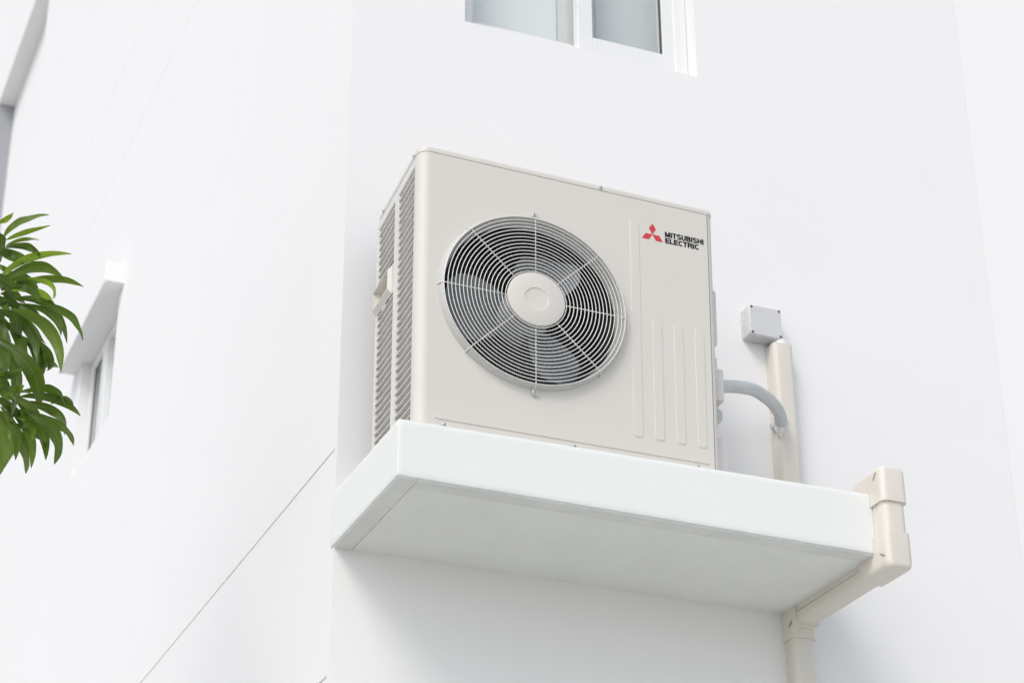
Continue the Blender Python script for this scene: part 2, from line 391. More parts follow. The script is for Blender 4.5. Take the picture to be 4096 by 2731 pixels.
# ------------------------------------------------------------------ outdoor unit
XL, XR, YF, YB, ZB, ZS, ZT = 1.565, 2.406, 4.343, 4.665, 2.124, 2.905, 2.934
def delta(p):
    u = (p.x - XL) / 0.841; v = (p.z - 2.13) / 0.79; t = min(max((p.y - YF) / 0.33, 0), 1.1)
    return Vector((0.016 * u * (v - 0.45), 0, -0.014 * u * v - 0.053 * t * v))
def warp(bm):
    for v in bm.verts: v.co += delta(v.co)
def unw(x, z):
    d = delta(Vector((x, YF, z))); return x - d.x, z - d.z
ac = thing('outdoor_unit', 'cream air conditioner outdoor unit with round fan grille, standing on the ledge', 'air conditioner', (1.98, 4.5, 2.12))
def ap(name, bm, m, parent=None, smooth=False, recalc=True, label=None):
    warp(bm); return part(name, bm, m, parent or ac, smooth, recalc, label)
FX, FZ, EZ = 1.879, 2.521, 0.955
RC, RD = 0.030, 0.019      # corner radii, left and right
# front panel wrapping round both corners and along the right side
def profile(off=0.0, n=8):
    pts = []
    for k in range(n + 1):
        a = math.radians(180 + 90 * k / n); pts.append((XL + RC + (RC + off) * math.cos(a), YF + RC + (RC + off) * math.sin(a)))
    for k in range(n + 1):
        a = math.radians(270 + 90 * k / n); pts.append((XR - RD + (RD + off) * math.cos(a), YF + RD + (RD + off) * math.sin(a)))
    return pts
bm = bmesh.new()
pr = profile(); n = 8
zs_ = [ZB, ZS]
def strip(bm, pts, z0, z1):
    a = [bm.verts.new((x, y, z0)) for x, y in pts]; b = [bm.verts.new((x, y, z1)) for x, y in pts]
    for i in range(len(pts) - 1): bm.faces.new((a[i], a[i + 1], b[i + 1], b[i]))
strip(bm, pr[:n + 1], ZB, ZS)
strip(bm, pr[n + 1:] + [(XR, YB)], ZB, ZS)
# flat front with the round opening
x0, x1 = XL + RC, XR - RD; NH = 96; RH = 0.259
outer = []; inner = []
for k in range(NH):
    a = 2 * PI * k / NH; ca, sa = math.cos(a), math.sin(a) * EZ
    inner.append(bm.verts.new((FX + RH * ca, YF, FZ + RH * sa)))
    tt = min((x1 - FX) / ca if ca > 1e-9 else 1e9, (x0 - FX) / ca if ca < -1e-9 else 1e9, (ZS - FZ) / sa if sa > 1e-9 else 1e9, (ZB - FZ) / sa if sa < -1e-9 else 1e9)
    outer.append([FX + tt * ca, FZ + tt * sa])
for cx_, cz_ in ((x0, ZB), (x1, ZB), (x0, ZS), (x1, ZS)):     # snap the nearest ray to each corner
    k = min(range(NH), key=lambda k: (outer[k][0] - cx_) ** 2 + (outer[k][1] - cz_) ** 2); outer[k] = [cx_, cz_]
ov = [bm.verts.new((x, YF, z)) for x, z in outer]
for k in range(NH): bm.faces.new((inner[k], inner[(k + 1) % NH], ov[(k + 1) % NH], ov[k]))
bmesh.ops.remove_doubles(bm, verts=bm.verts, dist=1e-5)
front = ap('front_panel', bm, M['case'], smooth=30)
for p in front.data.polygons:
    if abs(p.normal.y) > 0.999: p.use_smooth = False
# lid with rounded top edge and a fine seam
bm = bmesh.new()
def outline(off, yb=YB):
    p = profile(off)
    return p + [(XR + off, yb - 0.02), (XR + off - .02, yb + off), (XL - off + .02, yb + off), (XL - off, yb - 0.02)]
lv = []
for off, z in ((0.0002, ZS + 0.0008), (0.0010, ZS + 0.0008), (0.0018, ZS + 0.009), (0.0010, ZS + 0.0135), (-0.0015, ZS + 0.0170), (-0.006, ZS + 0.0190), (-0.012, ZS + 0.0198)):
    lv.append([bm.verts.new((x, y, z)) for x, y in outline(off)])
for a, b in zip(lv, lv[1:]):
    for i in range(len(a)): bm.faces.new((a[i], a[(i + 1) % len(a)], b[(i + 1) % len(a)], b[i]))
bm.faces.new(lv[-1]); bm.faces.new(lv[0][::-1])
lid = ap('top_lid', bm, M['case'], smooth=35)
# pressed pads in the front
fF = lambda u, v, d: Vector((*([unw(u, v)[0]]), YF + d, unw(u, v)[1]))
def fpad(bm, u0t, u0b, w, zt, zb, r=0.009, h=0.0016):
    f = lambda u, v, d: Vector((u, YF + d, v))
    a = unw(u0t, zt); b = unw(u0b, zb)
    pad(bm, (a[0] + b[0]) / 2, (a[0] + b[0]) / 2 + w, b[1], a[1], r, f, h)
for (ut, ub, zt) in ((2.163, 2.151, 2.828), (2.219, 2.212, 2.539), (2.280, 2.273, 2.537), (2.341, 2.334, 2.536)):
    bm = bmesh.new(); fpad(bm, ut, ub, 0.0275, zt, 2.192); ap('pressed_rib', bm, M['case'], front, smooth=25)
bm = bmesh.new(); pad(bm, 1.615, 2.372, 2.1485, 2.1605, 0.005, lambda u, v, d: Vector((u, YF + d, v)), 0.0022); ap('pressed_rib', bm, M['case'], front, smooth=25)
for a, b in ((1.612, 1.631), (1.650, 1.978), (2.003, 2.327), (2.350, 2.372)):
    bm = bmesh.new(); pad(bm, a, b, 2.126, 2.1415, 0.003, lambda u, v, d: Vector((u, YF + d, v)), 0.0018); ap('pressed_rib', bm, M['case'], front, smooth=25)
# screws
def screw(pos, nrm, r=0.0052):
    nrm = Vector(nrm).normalized(); pos = Vector(pos); a = nrm.orthogonal().normalized(); b = nrm.cross(a)
    if abs(nrm.z) < 0.9: a = (Vector((0, 0, 1)) - nrm * nrm.z).normalized(); b = nrm.cross(a)
    ang = random.uniform(0, 1.5); a, b = a * math.cos(ang) + b * math.sin(ang), b * math.cos(ang) - a * math.sin(ang)
    bm = bmesh.new(); rings = []
    for rr, h in ((1, 0), (1, .25), (.85, .5), (.5, .66)):
        rings.append([bm.verts.new(pos + (a * math.cos(t) + b * math.sin(t)) * r * rr + nrm * r * h) for t in [2 * PI * k / 16 for k in range(16)]])
    for p, q in zip(rings, rings[1:]):
        for i in range(16): bm.faces.new((p[i], p[(i + 1) % 16], q[(i + 1) % 16], q[i]))
    bm.faces.new(rings[-1])
    bmesh.ops.recalc_face_normals(bm, faces=bm.faces)
    nf = len(bm.faces)
    for u, v in ((a, b), (b, a)):
        q = [pos + u * sx * r * .42 + v * sy * r * .09 + nrm * r * .685 for sx, sy in ((-1, -1), (1, -1), (1, 1), (-1, 1))]
        f = bm.faces.new([bm.verts.new(x) for x in q]); f.material_index = 1
        if f.normal.dot(nrm) < 0: f.normal_flip()
        nrm = nrm * 1.02
    return bm
def add_screw(pos, nrm, parent, r=0.0052, w=True):
    bm = screw(pos, nrm, r)
    if w: ap('screw', bm, [M['screw'], M['slot']], parent, recalc=False)
    else: part('screw', bm, [M['screw'], M['slot']], parent, recalc=False)
add_screw((1.640, YF, 2.1365), (0, -1, 0), front); add_screw((1.990, YF, 2.1365), (0, -1, 0), front); add_screw((2.338, YF, 2.1365), (0, -1, 0), front)
add_screw((2.073, YF - 0.002, 2.9135), (0, -1, 0), lid)
add_screw((XL - 0.0018, 4.380, 2.913), (-1, 0, 0), lid, 0.005); add_screw((XL - 0.0018, 4.615, 2.913), (-1, 0, 0), lid, 0.005)

# fan shroud (raised collar + bell mouth)
def revolve(bm, prof, nseg=96):
    rings = []
    for r, y in prof: rings.append([bm.verts.new((FX + r * math.cos(2 * PI * k / nseg), y, FZ + r * math.sin(2 * PI * k / nseg) * EZ)) for k in range(nseg)])
    for p, q in zip(rings, rings[1:]):
        for i in range(nseg): bm.faces.new((p[i], p[(i + 1) % nseg], q[(i + 1) % nseg], q[i]))
    return rings
bm = bmesh.new()
revolve(bm, [(0.2600, YF + .001), (0.2592, YF - .002), (0.2555, YF - .012), (0.2535, YF - .0160), (0.2510, YF - .0172), (0.2485, YF - .0155), (0.2475, YF - .012), (0.2460, YF - .004), (0.2430, YF + .004), (0.2410, YF + .009), (0.2400, YF + .014), (0.2398, YF + .022)])
shroud = ap('fan_shroud', bm, M['shroud'], smooth=50)
# wire guard: rings, spokes, screw lugs
bm = bmesh.new(); YG = YF - 0.0205
for k in range(17):
    r = 0.2508 - 0.01042 * k
    yy = YG if k else YG + 0.0005
    tube(bm, [(FX + r * math.cos(2 * PI * i / 120), yy, FZ + r * math.sin(2 * PI * i / 120) * EZ) for i in range(120)], 0.00128, True, 6)
for k in range(8):
    a = PI / 4 * k; d = Vector((math.cos(a), 0, math.sin(a) * EZ))
    c0 = Vector((FX, 0, FZ))
    pts = [c0 + d * 0.072 + Vector((0, YG + .003, 0)), c0 + d * 0.2525 + Vector((0, YG + .003, 0)), c0 + d * 0.2575 + Vector((0, YG + .008, 0)), c0 + d * 0.2605 + Vector((0, YG + .017, 0)), c0 + d * 0.2615 + Vector((0, YG + .0235, 0))]
    tube(bm, pts, 0.0015, False, 6)
guard = ap('wire_guard', bm, M['wire'], smooth=True)
for s_ in (1, -1):
    bm = bmesh.new()
    poly_prism(bm, rrect(FX - 0.0075, FX + 0.0115, FZ + s_ * 0.2545 - 0.011, FZ + s_ * 0.2545 + 0.011, 0.0065), lambda u, v, d: Vector((u, YF + d, v)), 0.001, -0.007)
    ap('lug', bm, M['shroud'], guard, smooth=30)
    add_screw((FX - 0.001, YF - 0.0072, FZ + s_ * 0.2560), (0, -1, 0), guard, 0.0058)
# centre cap with the embossed ring
bm = bmesh.new()
rg = revolve(bm, [(0.0765, YG + .010), (0.0795, YG + .004), (0.0800, YG - .001), (0.0790, YG - .0030), (0.0765, YG - .0040), (0.0350, YG - .0046), (0.0335, YG - .0046), (0.0320, YG - .0030), (0.0300, YG - .0028)], 64)
bm.faces.new(rg[-1])
ap('centre_cap', bm, M['case'], guard, smooth=40)
# logo and lettering
lg = bmesh.new()
def P_(x, z, d=0.0007): a = unw(x, z); return Vector((a[0], YF - d, a[1]))
for q in (((2.228, 2.795), (2.239, 2.8125), (2.2295, 2.8285), (2.2185, 2.8125)), ((2.228, 2.795), (2.208, 2.7952), (2.1965, 2.7782), (2.2172, 2.7780)), ((2.228, 2.795), (2.2488, 2.7948), (2.2580, 2.7772), (2.2380, 2.7772))):
    lg.faces.new([lg.verts.new(P_(*p)) for p in q])
for f in lg.faces:
    f.normal_update()
    if f.normal.y > 0: f.normal_flip()
ap('emblem', lg, M['red'], front, recalc=False)
def arc(cx, cy, rx, ry, a0, a1, n=10): return [(cx + rx * math.cos(math.radians(a0 + (a1 - a0) * k / n)), cy + ry * math.sin(math.radians(a0 + (a1 - a0) * k / n))) for k in range(n + 1)]
T_ = 0.225; h_ = T_ / 2
GL = {   # glyph: (width, strokes as centre lines in a box of height 1)
 'M': (0.86, [[(h_, 0), (h_, 1)], [(.86 - h_, 0), (.86 - h_, 1)], [(h_ + .02, .98), (.43, .08)], [(.84 - h_, .98), (.43, .08)]]),
 'I': (0.225, [[(h_, 0), (h_, 1)]]),
 'T': (0.62, [[(0, 1 - h_), (.62, 1 - h_)], [(.31, 0), (.31, 1 - h_)]]),
 'S': (0.68, [arc(.34, .735, .245, .185, 15, 200, 12) + arc(.34, .28, .255, .195, 75, -160, 14)]),
 'U': (0.70, [[(h_, 1), (h_, .35)] + arc(.35, .33, .255, .235, 180, 360, 12) + [(.70 - h_, .35), (.70 - h_, 1)]]),
 'B': (0.70, [[(h_, 0), (h_, 1)], [(h_, 1 - h_), (.36, 1 - h_)] + arc(.38, .725, .20, .185, 90, -90, 8) + [(h_, .53)], [(h_, .53), (.38, .53)] + arc(.39, .31, .225, .215, 90, -90, 8) + [(h_, h_)]]),
 'H': (0.72, [[(h_, 0), (h_, 1)], [(.72 - h_, 0), (.72 - h_, 1)], [(h_, .51), (.72 - h_, .51)]]),
 'E': (0.62, [[(h_, 0), (h_, 1)], [(h_, 1 - h_), (.62, 1 - h_)], [(h_, .51), (.59, .51)], [(h_, h_), (.62, h_)]]),
 'L': (0.56, [[(h_, 0), (h_, 1)], [(h_, h_), (.56, h_)]]),
 'C': (0.68, [arc(.375, .5, .27, .39, 42, 318, 20)]),
 'R': (0.70, [[(h_, 0), (h_, 1)], [(h_, 1 - h_), (.38, 1 - h_)] + arc(.39, .70, .215, .205, 90, -90, 8) + [(h_, .49)], [(.42, .47), (.57, .33), (.61, 0)]]),
}
def lettering(txt, x0, x1, z0, z1):
    gap = .062; W = sum(GL[g][0] for g in txt) + gap * (len(txt) - 1); b = bmesh.new(); cu = 0
    for g in txt:
        w, ss = GL[g]
        for s in ss:
            L, Rr_ = [], []
            for k, p in enumerate(s):
                q0, q1 = Vector(s[max(k - 1, 0)]), Vector(s[min(k + 1, len(s) - 1)]); d = (q1 - q0).normalized(); nn = Vector((-d.y, d.x)) * h_
                L.append(Vector(p) + nn); Rr_.append(Vector(p) - nn)
            V_ = [[b.verts.new(P_(x0 + (cu + v.x) / W * (x1 - x0), z0 + v.y * (z1 - z0), .0007)) for v in (l, r)] for l, r in zip(L, Rr_)]
            for m, n in zip(V_, V_[1:]): b.faces.new((m[0], n[0], n[1], m[1]))
        cu += w + gap
    for f in b.faces:
        f.normal_update()
        if f.normal.y > 0: f.normal_flip()
    return b
b = lettering('MITSUBISHI', 2.2655, 2.3815, 2.7955, 2.8115); merge(b, lettering('ELECTRIC', 2.2655, 2.3665, 2.7765, 2.7925))
ap('lettering', b, M['black'], front, recalc=False)

# left side: louvred panel
bm = bmesh.new()
Y0, Ya, Yb, Y2 = 4.3735, 4.498, 4.527, 4.652
ZL0, ZL1 = 2.140, 2.876
th = 0.003
box(bm, XL, XL + 0.012, Y0, Y0 + 0.0045, ZB, ZS)
box(bm, XL, XL + 0.012, Ya, Yb, ZB, ZS)
box(bm, XL, XL + 0.012, Y2, Y2 + 0.013, ZB, ZS)
for a, c in ((Y0 + .0045, Ya), (Yb, Y2)):
    box(bm, XL, XL + 0.012, a, c, ZL1 + .002, ZS); box(bm, XL, XL + 0.012, a, c, ZB, ZL0)
def slat(bm, y0, y1, z):
    q = [(XL + 0.0005, z), (XL + 0.0005, z + .0028), (XL + 0.0165, z + .0082), (XL + 0.0165, z + .0062)]
    a = [bm.verts.new((x, y0, zz)) for x, zz in q]; b = [bm.verts.new((x, y1, zz)) for x, zz in q]
    bm.faces.new(a); bm.faces.new(b[::-1])
    for i in range(4): bm.faces.new((a[i], b[i], b[(i + 1) % 4], a[(i + 1) % 4]))
PT = 0.0223; HZ0, HZ1 = 2.598, 2.690
k = 0; z = ZL1 - PT * 0.9
while z > ZL0:
    slat(bm, Y0 + .0045, Ya, z)
    if not (HZ0 - .004 < z < HZ1): slat(bm, Yb, Y2, z)
    z -= PT
side = ap('side_grille', bm, M['case2'])
# carrying handle: open tray that stands out of the rear louvre column
bm = bmesh.new()
o = 0.010; y0_, y1_ = 4.540, 4.662
# open box: rim outline further out than the foot on the panel, back plate recessed
foot = [(y0_, HZ0 + .002), (y1_, HZ0 + .002), (y1_, HZ1 - .002), (y0_, HZ1 - .002)]
rim = [(y0_ + .006, HZ0 + .018), (y1_ - .001, HZ0 + .018), (y1_ - .001, HZ1 - .016), (y0_ + .006, HZ1 - .016)]
def ringv(L, x, e=0): 
    cy = sum(p[0] for p in L) / 4; cz = sum(p[1] for p in L) / 4
    return [bm.verts.new((x, y + (e if y < cy else -e), z + (e if z < cz else -e))) for y, z in L]
Q = [ringv(foot, XL + .0005), ringv(rim, XL - o), ringv(rim, XL - o, .0022), ringv(rim, XL + .010, .004)]
for a, c_ in zip(Q, Q[1:]):
    for k in range(4): bm.faces.new((a[k], a[(k + 1) % 4], c_[(k + 1) % 4], c_[k]))
bm.faces.new(Q[-1])
bb = [bm.verts.new((XL + .0008, y, z)) for y, z in ((Yb, HZ0), (Y2, HZ0), (Y2, HZ1), (Yb, HZ1))]
ff = [bm.verts.new((XL + .0008, y, z)) for y, z in foot]
for k in range(4): bm.faces.new((bb[k], bb[(k + 1) % 4], ff[(k + 1) % 4], ff[k]))
ap('handle', bm, M['case'], side)
# base tray and feet
bm = bmesh.new(); box(bm, XL + .004, XR - .004, YF + .004, YB - .004, ZB - .0005, ZB + .012)
for xx in (XL + .10, XR - .16): box(bm, xx, xx + .05, YF + .01, YB - .01, 2.112 + .0067 * (xx - 1.51), ZB - .001)
ap('base_tray', bm, M['case2'])
# rear: coil guard and coil (L-shaped, with uv in metres)
def uvquad(bm, uvl, P, U):
    f = bm.faces.new([bm.verts.new(p) for p in P])
    for l, u in zip(f.loops, U): l[uvl].uv = u
bm = bmesh.new(); uvl = bm.loops.layers.uv.new('UVMap')
xc, yc = 1.590, 4.640
for dd, sg in ((0, 1),):
    uvquad(bm, uvl, [(xc, yc, ZB + .01), (2.24, yc, ZB + .01), (2.24, yc, ZS - .004), (xc, yc, ZS - .004)], [(0, 0), (.65, 0), (.65, .75), (0, .75)])
    uvquad(bm, uvl, [(xc, yc + .014, ZB + .01), (2.24, yc + .014, ZB + .01), (2.24, yc + .014, ZS - .004), (xc, yc + .014, ZS - .004)], [(0, 0), (.65, 0), (.65, .75), (0, .75)])
ap('coil', bm, M['coil'], recalc=False)
bm = bmesh.new(); box(bm, xc + .002, xc + .018, YF + .045, yc - .003, ZB + .014, ZS - .006); ap('coil_end', bm, M['coilside'])
bm = bmesh.new()
for k in range(14): box(bm, XL + .002, 2.24, YB - .004, YB + .001, ZB + .03 + k * .055, ZB + .034 + k * .055)
for k in range(8): box(bm, XL + .004 + k * .09, XL + .008 + k * .09, YB - .0005, YB + .003, ZB + .01, ZS - .01)
box(bm, 2.24, XR - .002, YB - .003, YB + .002, ZB, ZS)
ap('rear_guard', bm, M['case2'])
# inner partition and dark cabinet inside
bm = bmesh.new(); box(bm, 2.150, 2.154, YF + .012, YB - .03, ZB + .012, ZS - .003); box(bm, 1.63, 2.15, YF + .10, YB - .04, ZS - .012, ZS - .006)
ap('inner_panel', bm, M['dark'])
# fan
bm = bmesh.new()
rg = revolve(bm, [(0.070, YF + .11), (0.070, YF + .03), (0.066, YF + .022), (0.058, YF + .018)], 48); bm.faces.new(rg[-1])
fan = ap('fan', bm, M['blade'], smooth=40)
for c in (186, 68, -52):
    bm = bmesh.new(); NR, NA = 10, 12; g_ = []
    for i in range(NR + 1):
        q = i / NR; r = 0.064 + q * (0.221 - 0.064); row = []
        a1 = c - 36 + 12 * q - 10 * math.sin(q * PI) * .4 ; a2 = c + 38 - 14 * q - 6 * q * q
        if q > .8: a1 += (q - .8) ** 2 * 160; a2 -= (q - .8) ** 2 * 260
        for j in range(NA + 1):
            s2 = j / NA; a = math.radians(a1 + (a2 - a1) * s2)
            row.append(bm.verts.new((FX + r * math.cos(a), YF + 0.040 + 0.055 * s2 + 0.008 * math.sin(s2 * PI) - .006 * q, FZ + r * math.sin(a) * EZ)))
        g_.append(row)
    for i in range(NR):
        for j in range(NA): bm.faces.new((g_[i][j], g_[i + 1][j], g_[i + 1][j + 1], g_[i][j + 1]))
    bmesh.ops.solidify(bm, geom=list(bm.faces), thickness=0.002)
    ap('blade', bm, M['blade'], fan, smooth=40)
# right-hand side: service cover, valve cover and valve seen edge-on
bm = bmesh.new(); box(bm, XR - .001, XR + .034, 4.400, 4.60, 2.545, 2.715, 0.006); ap('side_cover', bm, M['case2'], smooth=30)
bm = bmesh.new(); box(bm, XR - .001, XR + .030, 4.400, 4.62, 2.44, 2.505, 0.004); box(bm, XR + .031, XR + .0585, 4.418, 4.55, 2.385, 2.484, 0.006); ap('terminal_cover', bm, M['case2'], smooth=30)
bm = bmesh.new(); tube(bm, [(XR - .002, 4.43, 2.335), (XR + .03, 4.43, 2.335), (XR + .042, 4.43, 2.335), (XR + .05, 4.43, 2.33)], [.03, .03, .024, .008], n=20); ap('valve', bm, M['shroud'], smooth=40)
bm = bmesh.new()
poly_prism(bm, [(4.41, ZB), (4.41, 2.24), (4.415, 2.262), (4.43, 2.277), (4.46, 2.285), (4.60, 2.285), (4.60, ZB)], lambda u, v, d: Vector((XR + d, u, v)), -.001, .060)
bmesh.ops.bevel(bm, geom=[e for e in bm.edges if all(v.co.x > XR + .05 for v in e.verts)], offset=.012, segments=4, profile=.5, affect='EDGES')
ap('valve_cover', bm, M['case2'], smooth=30)

# ------------------------------------------------------------------ pipe duct wrapped round the ledge
DX0, DX1, DH = 2.812, 2.879, 0.0550
DCX, DW = (DX0 + DX1) / 2, (DX1 - DX0) / 2
cond = thing('pipe_duct', 'ivory plastic pipe duct down the wall, wrapped round the right end of the ledge', 'duct', (DCX, WY, 1.0))
def dprof(w, h, r, seam=True, n=7):
    p = []
    w0 = w - 0.0016
    if seam: p += [(-w0, 0), (-w0, 0.021), (-w0 + .0025, .0215), (-w0 + .0025, .0235), (-w, .024)]
    else: p += [(-w, 0)]
    for k in range(n + 1):
        a = math.radians(180 - 90 * k / n); p.append((-w + r + r * math.cos(a), h - r + r * math.sin(a)))
    q = [(-a, b) for a, b in p[::-1]]
    return p + q
def sweep(bm, path, prof, caps=True):
    """path of (y, z) base points with the outward normal per segment taken from `norms`"""
    pts, norms = path
    rings = []
    for i, (y, z) in enumerate(pts):
        n1 = norms[max(i - 1, 0)]; n2 = norms[min(i, len(norms) - 1)]
        k = 1 / (1 + n1[0] * n2[0] + n1[1] * n2[1]); ny, nz = (n1[0] + n2[0]) * k, (n1[1] + n2[1]) * k
        rings.append([bm.verts.new((DCX + w, y + ny * h, z + nz * h)) for w, h in prof])
    m = len(prof)
    for a, b in zip(rings, rings[1:]):
        for i in range(m): bm.faces.new((a[i], a[(i + 1) % m], b[(i + 1) % m], b[i]))
    if caps: bm.faces.new(rings[0][::-1]); bm.faces.new(rings[-1])
    return rings
FR, UP, DN = (-1, 0), (0, 1), (0, -1)
e_ = 0.0012
LZ1, LZ0, LY = SZ1 + .002, SZ0 - .005, SY0 - .002
secs = [([(WY, 2.772), (WY, 2.20)], [FR]), ([(4.70, LZ1), (4.37, LZ1)], [UP]), ([(LY, 2.15), (LY, 1.95)], [FR]), ([(4.32, LZ0), (4.76, LZ0)], [DN]), ([(WY, 1.90), (WY, GZ + .02)], [FR])]
for s_ in secs:
    bm = bmesh.new(); sweep(bm, s_, dprof(DW, DH, .018)); part('duct_cover', bm, M['duct'], cond, smooth=28)
EW, EH = DW + .0052, DH + .0055
elb = [([(WY, 2.22), (WY, LZ1), (4.69, LZ1)], [FR, UP]), ([(4.365, LZ1), (LY, LZ1), (LY, 2.083)], [UP, FR]), ([(LY, 1.998), (LY, LZ0), (4.375, LZ0)], [FR, DN]), ([(4.715, LZ0), (WY, LZ0), (WY, 1.872)], [DN, FR])]
EL = []
for s_ in elb:
    bm = bmesh.new(); rg = sweep(bm, s_, dprof(EW, EH, .017, False))
    if s_ in elb[1:3]:
        mid = set(rg[1][2:-2]); ed = [e for e in bm.edges if e.verts[0] in mid and e.verts[1] in mid]
        bmesh.ops.bevel(bm, geom=ed, offset=.012, segments=4, profile=.5, affect='EDGES')
    EL.append(part('elbow', bm, M['duct'], cond, smooth=28))
# screw slots of the elbows
def slotmesh(c, ax, up, l, w, nrm):
    bm = bmesh.new(); c, ax, up, nrm = map(Vector, (c, ax, up, nrm)); p = []
    for k in range(9): a = math.radians(-90 + 180 * k / 8); p.append((l + w * math.cos(a), w * math.sin(a)))
    p += [(-a, b) for a, b in p[::-1]]
    a_ = [bm.verts.new(c + ax * u + up * v + nrm * .0004) for u, v in p]; b_ = [bm.verts.new(c + ax * u + up * v - nrm * .004) for u, v in p]
    bm.faces.new(a_)
    for i in range(len(a_)): bm.faces.new((a_[i], a_[(i + 1) % len(a_)], b_[(i + 1) % len(a_)], b_[i]))
    return bm
M['slotshade'] = mat('slot_shade_plastic', (0.30, 0.28, 0.24), 0.6)  # duct plastic darkened: the shade inside the slots is put into the colour
k7 = 0.7071
part('screw_slot', slotmesh((DX0 - .0056, LY - .036, LZ0 - .022), (0, -.85, -.5), (0, .5, -.85), .0085, .0030, (-1, 0, 0)), M['slotshade'], EL[2])
part('screw_slot', slotmesh((DX0 - .0056, 4.742, LZ0 - .050), (0, .75, -.66), (0, .66, .75), .008, .003, (-1, 0, 0)), M['slotshade'], EL[3])
part('screw_slot', slotmesh((DX0 - .0056, 4.268, LZ1 + .036), (0, .66, -.75), (0, .75, .66), .009, .0026, (-1, 0, 0)), M['slotshade'], EL[1])
# domed end cap on top of the upper duct
bm = bmesh.new()
tube(bm, [(2.846, WY - .026, 2.765), (2.846, WY - .026, 2.781), (2.846, WY - .026, 2.790)], [.0265, .0255, .0235], n=28)
part('end_collar', bm, M['sealant'], cond, smooth=40)
# ---- sealant patch where the wrapped pipe enters
bm = bmesh.new()
ce = Vector((2.817, WY - DH - .0005, 2.518)); ps = []
for k in range(28):
    a = 2 * PI * k / 28; rr = 1 + .18 * math.sin(3 * a + 1) + .10 * math.sin(7 * a) + .06 * math.sin(11 * a + 2)
    ps.append((0.0235 * rr * math.cos(a) , 0.042 * rr * math.sin(a)))
a_ = [bm.verts.new(ce + Vector((u, 0.004, v))) for u, v in ps]; b_ = [bm.verts.new(ce + Vector((u * .8, -.004, v * .85))) for u, v in ps]; c_ = bm.verts.new(ce + Vector((0, -.007, 0)))
for i in range(28):
    bm.faces.new((a_[i], a_[(i + 1) % 28], b_[(i + 1) % 28], b_[i])); bm.faces.new((b_[i], b_[(i + 1) % 28], c_))
part('sealant', bm, M['sealant'], cond, smooth=True)

# ------------------------------------------------------------------ wrapped refrigerant pipe
def bez(P, n):
    out = []
    for i in range(n + 1):
        t = i / n; o_ = Vector((0, 0, 0)); m = len(P) - 1
        for k, p in enumerate(P): o_ += Vector(p) * (math.comb(m, k) * t ** k * (1 - t) ** (m - k))
        out.append(o_)
    return out
KP = [Vector(p) for p in [(2.43, 4.5, 2.465), (2.495, 4.5, 2.465), (2.555, 4.51, 2.478), (2.624, 4.55, 2.5), (2.691, 4.6, 2.513), (2.747, 4.65, 2.52), (2.787, 4.69, 2.515), (2.815, 4.735, 2.512), (2.811, 4.765000000000001, 2.508)]]
cp = []
for i in range(160 + 1):
    q = i / 160 * (len(KP) - 1); k = min(int(q), len(KP) - 2); t_ = q - k
    p0, p1, p2, p3 = KP[max(k - 1, 0)], KP[k], KP[k + 1], KP[min(k + 2, len(KP) - 1)]
    cp.append(0.5 * ((2 * p1) + (p2 - p0) * t_ + (2 * p0 - 5 * p1 + 4 * p2 - p3) * t_ ** 2 + (3 * p1 - p0 - 3 * p2 + p3) * t_ ** 3))
bm = bmesh.new()
rad = [0.0172 + 0.0009 * (((i * 0.37) % 1.0)) + 0.0005 * math.sin(i * 0.9) + 0.0006 * noise.noise(Vector((i * .21, 0, 0))) for i in range(161)]
tube(bm, cp, rad, n=24)
for i, v in enumerate(bm.verts):
    v.co += Vector(noise.noise_vector(v.co * 90)) * 0.0006
bmesh.ops.translate(bm, verts=bm.verts, vec=(-2.425, -4.5, -2.452))
ho = link('wrapped_pipe', bm, M['wrap'], smooth=True); ho.location = (2.425, 4.5, 2.452)
ho['label'] = 'short pipe wrapped in grey tape curving from the outdoor unit into the wall duct'; ho['category'] = 'pipe'
# the tape's overlaps, as bump rings
t = M['wrap'].node_tree; tcn = t.nodes.new('ShaderNodeTexCoord'); wv = t.nodes.new('ShaderNodeTexWave'); wv.bands_direction = 'DIAGONAL'; wv.inputs['Scale'].default_value = 38; wv.inputs['Distortion'].default_value = 3.5; wv.inputs['Detail'].default_value = 3; wv.inputs['Detail Scale'].default_value = 2.0
bp = t.nodes.new('ShaderNodeBump'); bp.inputs['Strength'].default_value = 0.7; bp.inputs['Distance'].default_value = 0.0025
t.links.new(tcn.outputs['Object'], wv.inputs['Vector']); t.links.new(wv.outputs['Fac'], bp.inputs['Height']); t.links.new(bp.outputs[0], t.nodes['Principled BSDF'].inputs['Normal'])

# ------------------------------------------------------------------ junction box
JX0, JX1, JZ0, JZ1, JD = 2.738, 2.848, 2.785, 2.886, 0.050
jb = thing('junction_box', 'light grey square junction box with four cover screws above the duct', 'junction box', ((JX0 + JX1) / 2, WY, JZ0))
bm = bmesh.new()
ra, rb = rrect(JX0, JX1, JZ0, JZ1, .009, 6), rrect(JX0 + .003, JX1 - .003, JZ0 + .003, JZ1 - .003, .007, 6)
def loops(bm, L, ys):
    R_ = [[bm.verts.new((u, y, v)) for u, v in l] for l, y in zip(L, ys)]
    for a, b in zip(R_, R_[1:]):
        for i in range(len(a)): bm.faces.new((a[i], a[(i + 1) % len(a)], b[(i + 1) % len(a)], b[i]))
    return R_
R_ = loops(bm, [ra, ra, rb], [WY + .001, WY - JD + .016, WY - JD + .0155])
part('body', bm, M['jbox'], jb, smooth=30)
bm = bmesh.new()
rc = rrect(JX0 + .0012, JX1 - .0012, JZ0 + .0012, JZ1 - .0012, .009, 6); rd = rrect(JX0 + .0045, JX1 - .0045, JZ0 + .0045, JZ1 - .0045, .008, 6)
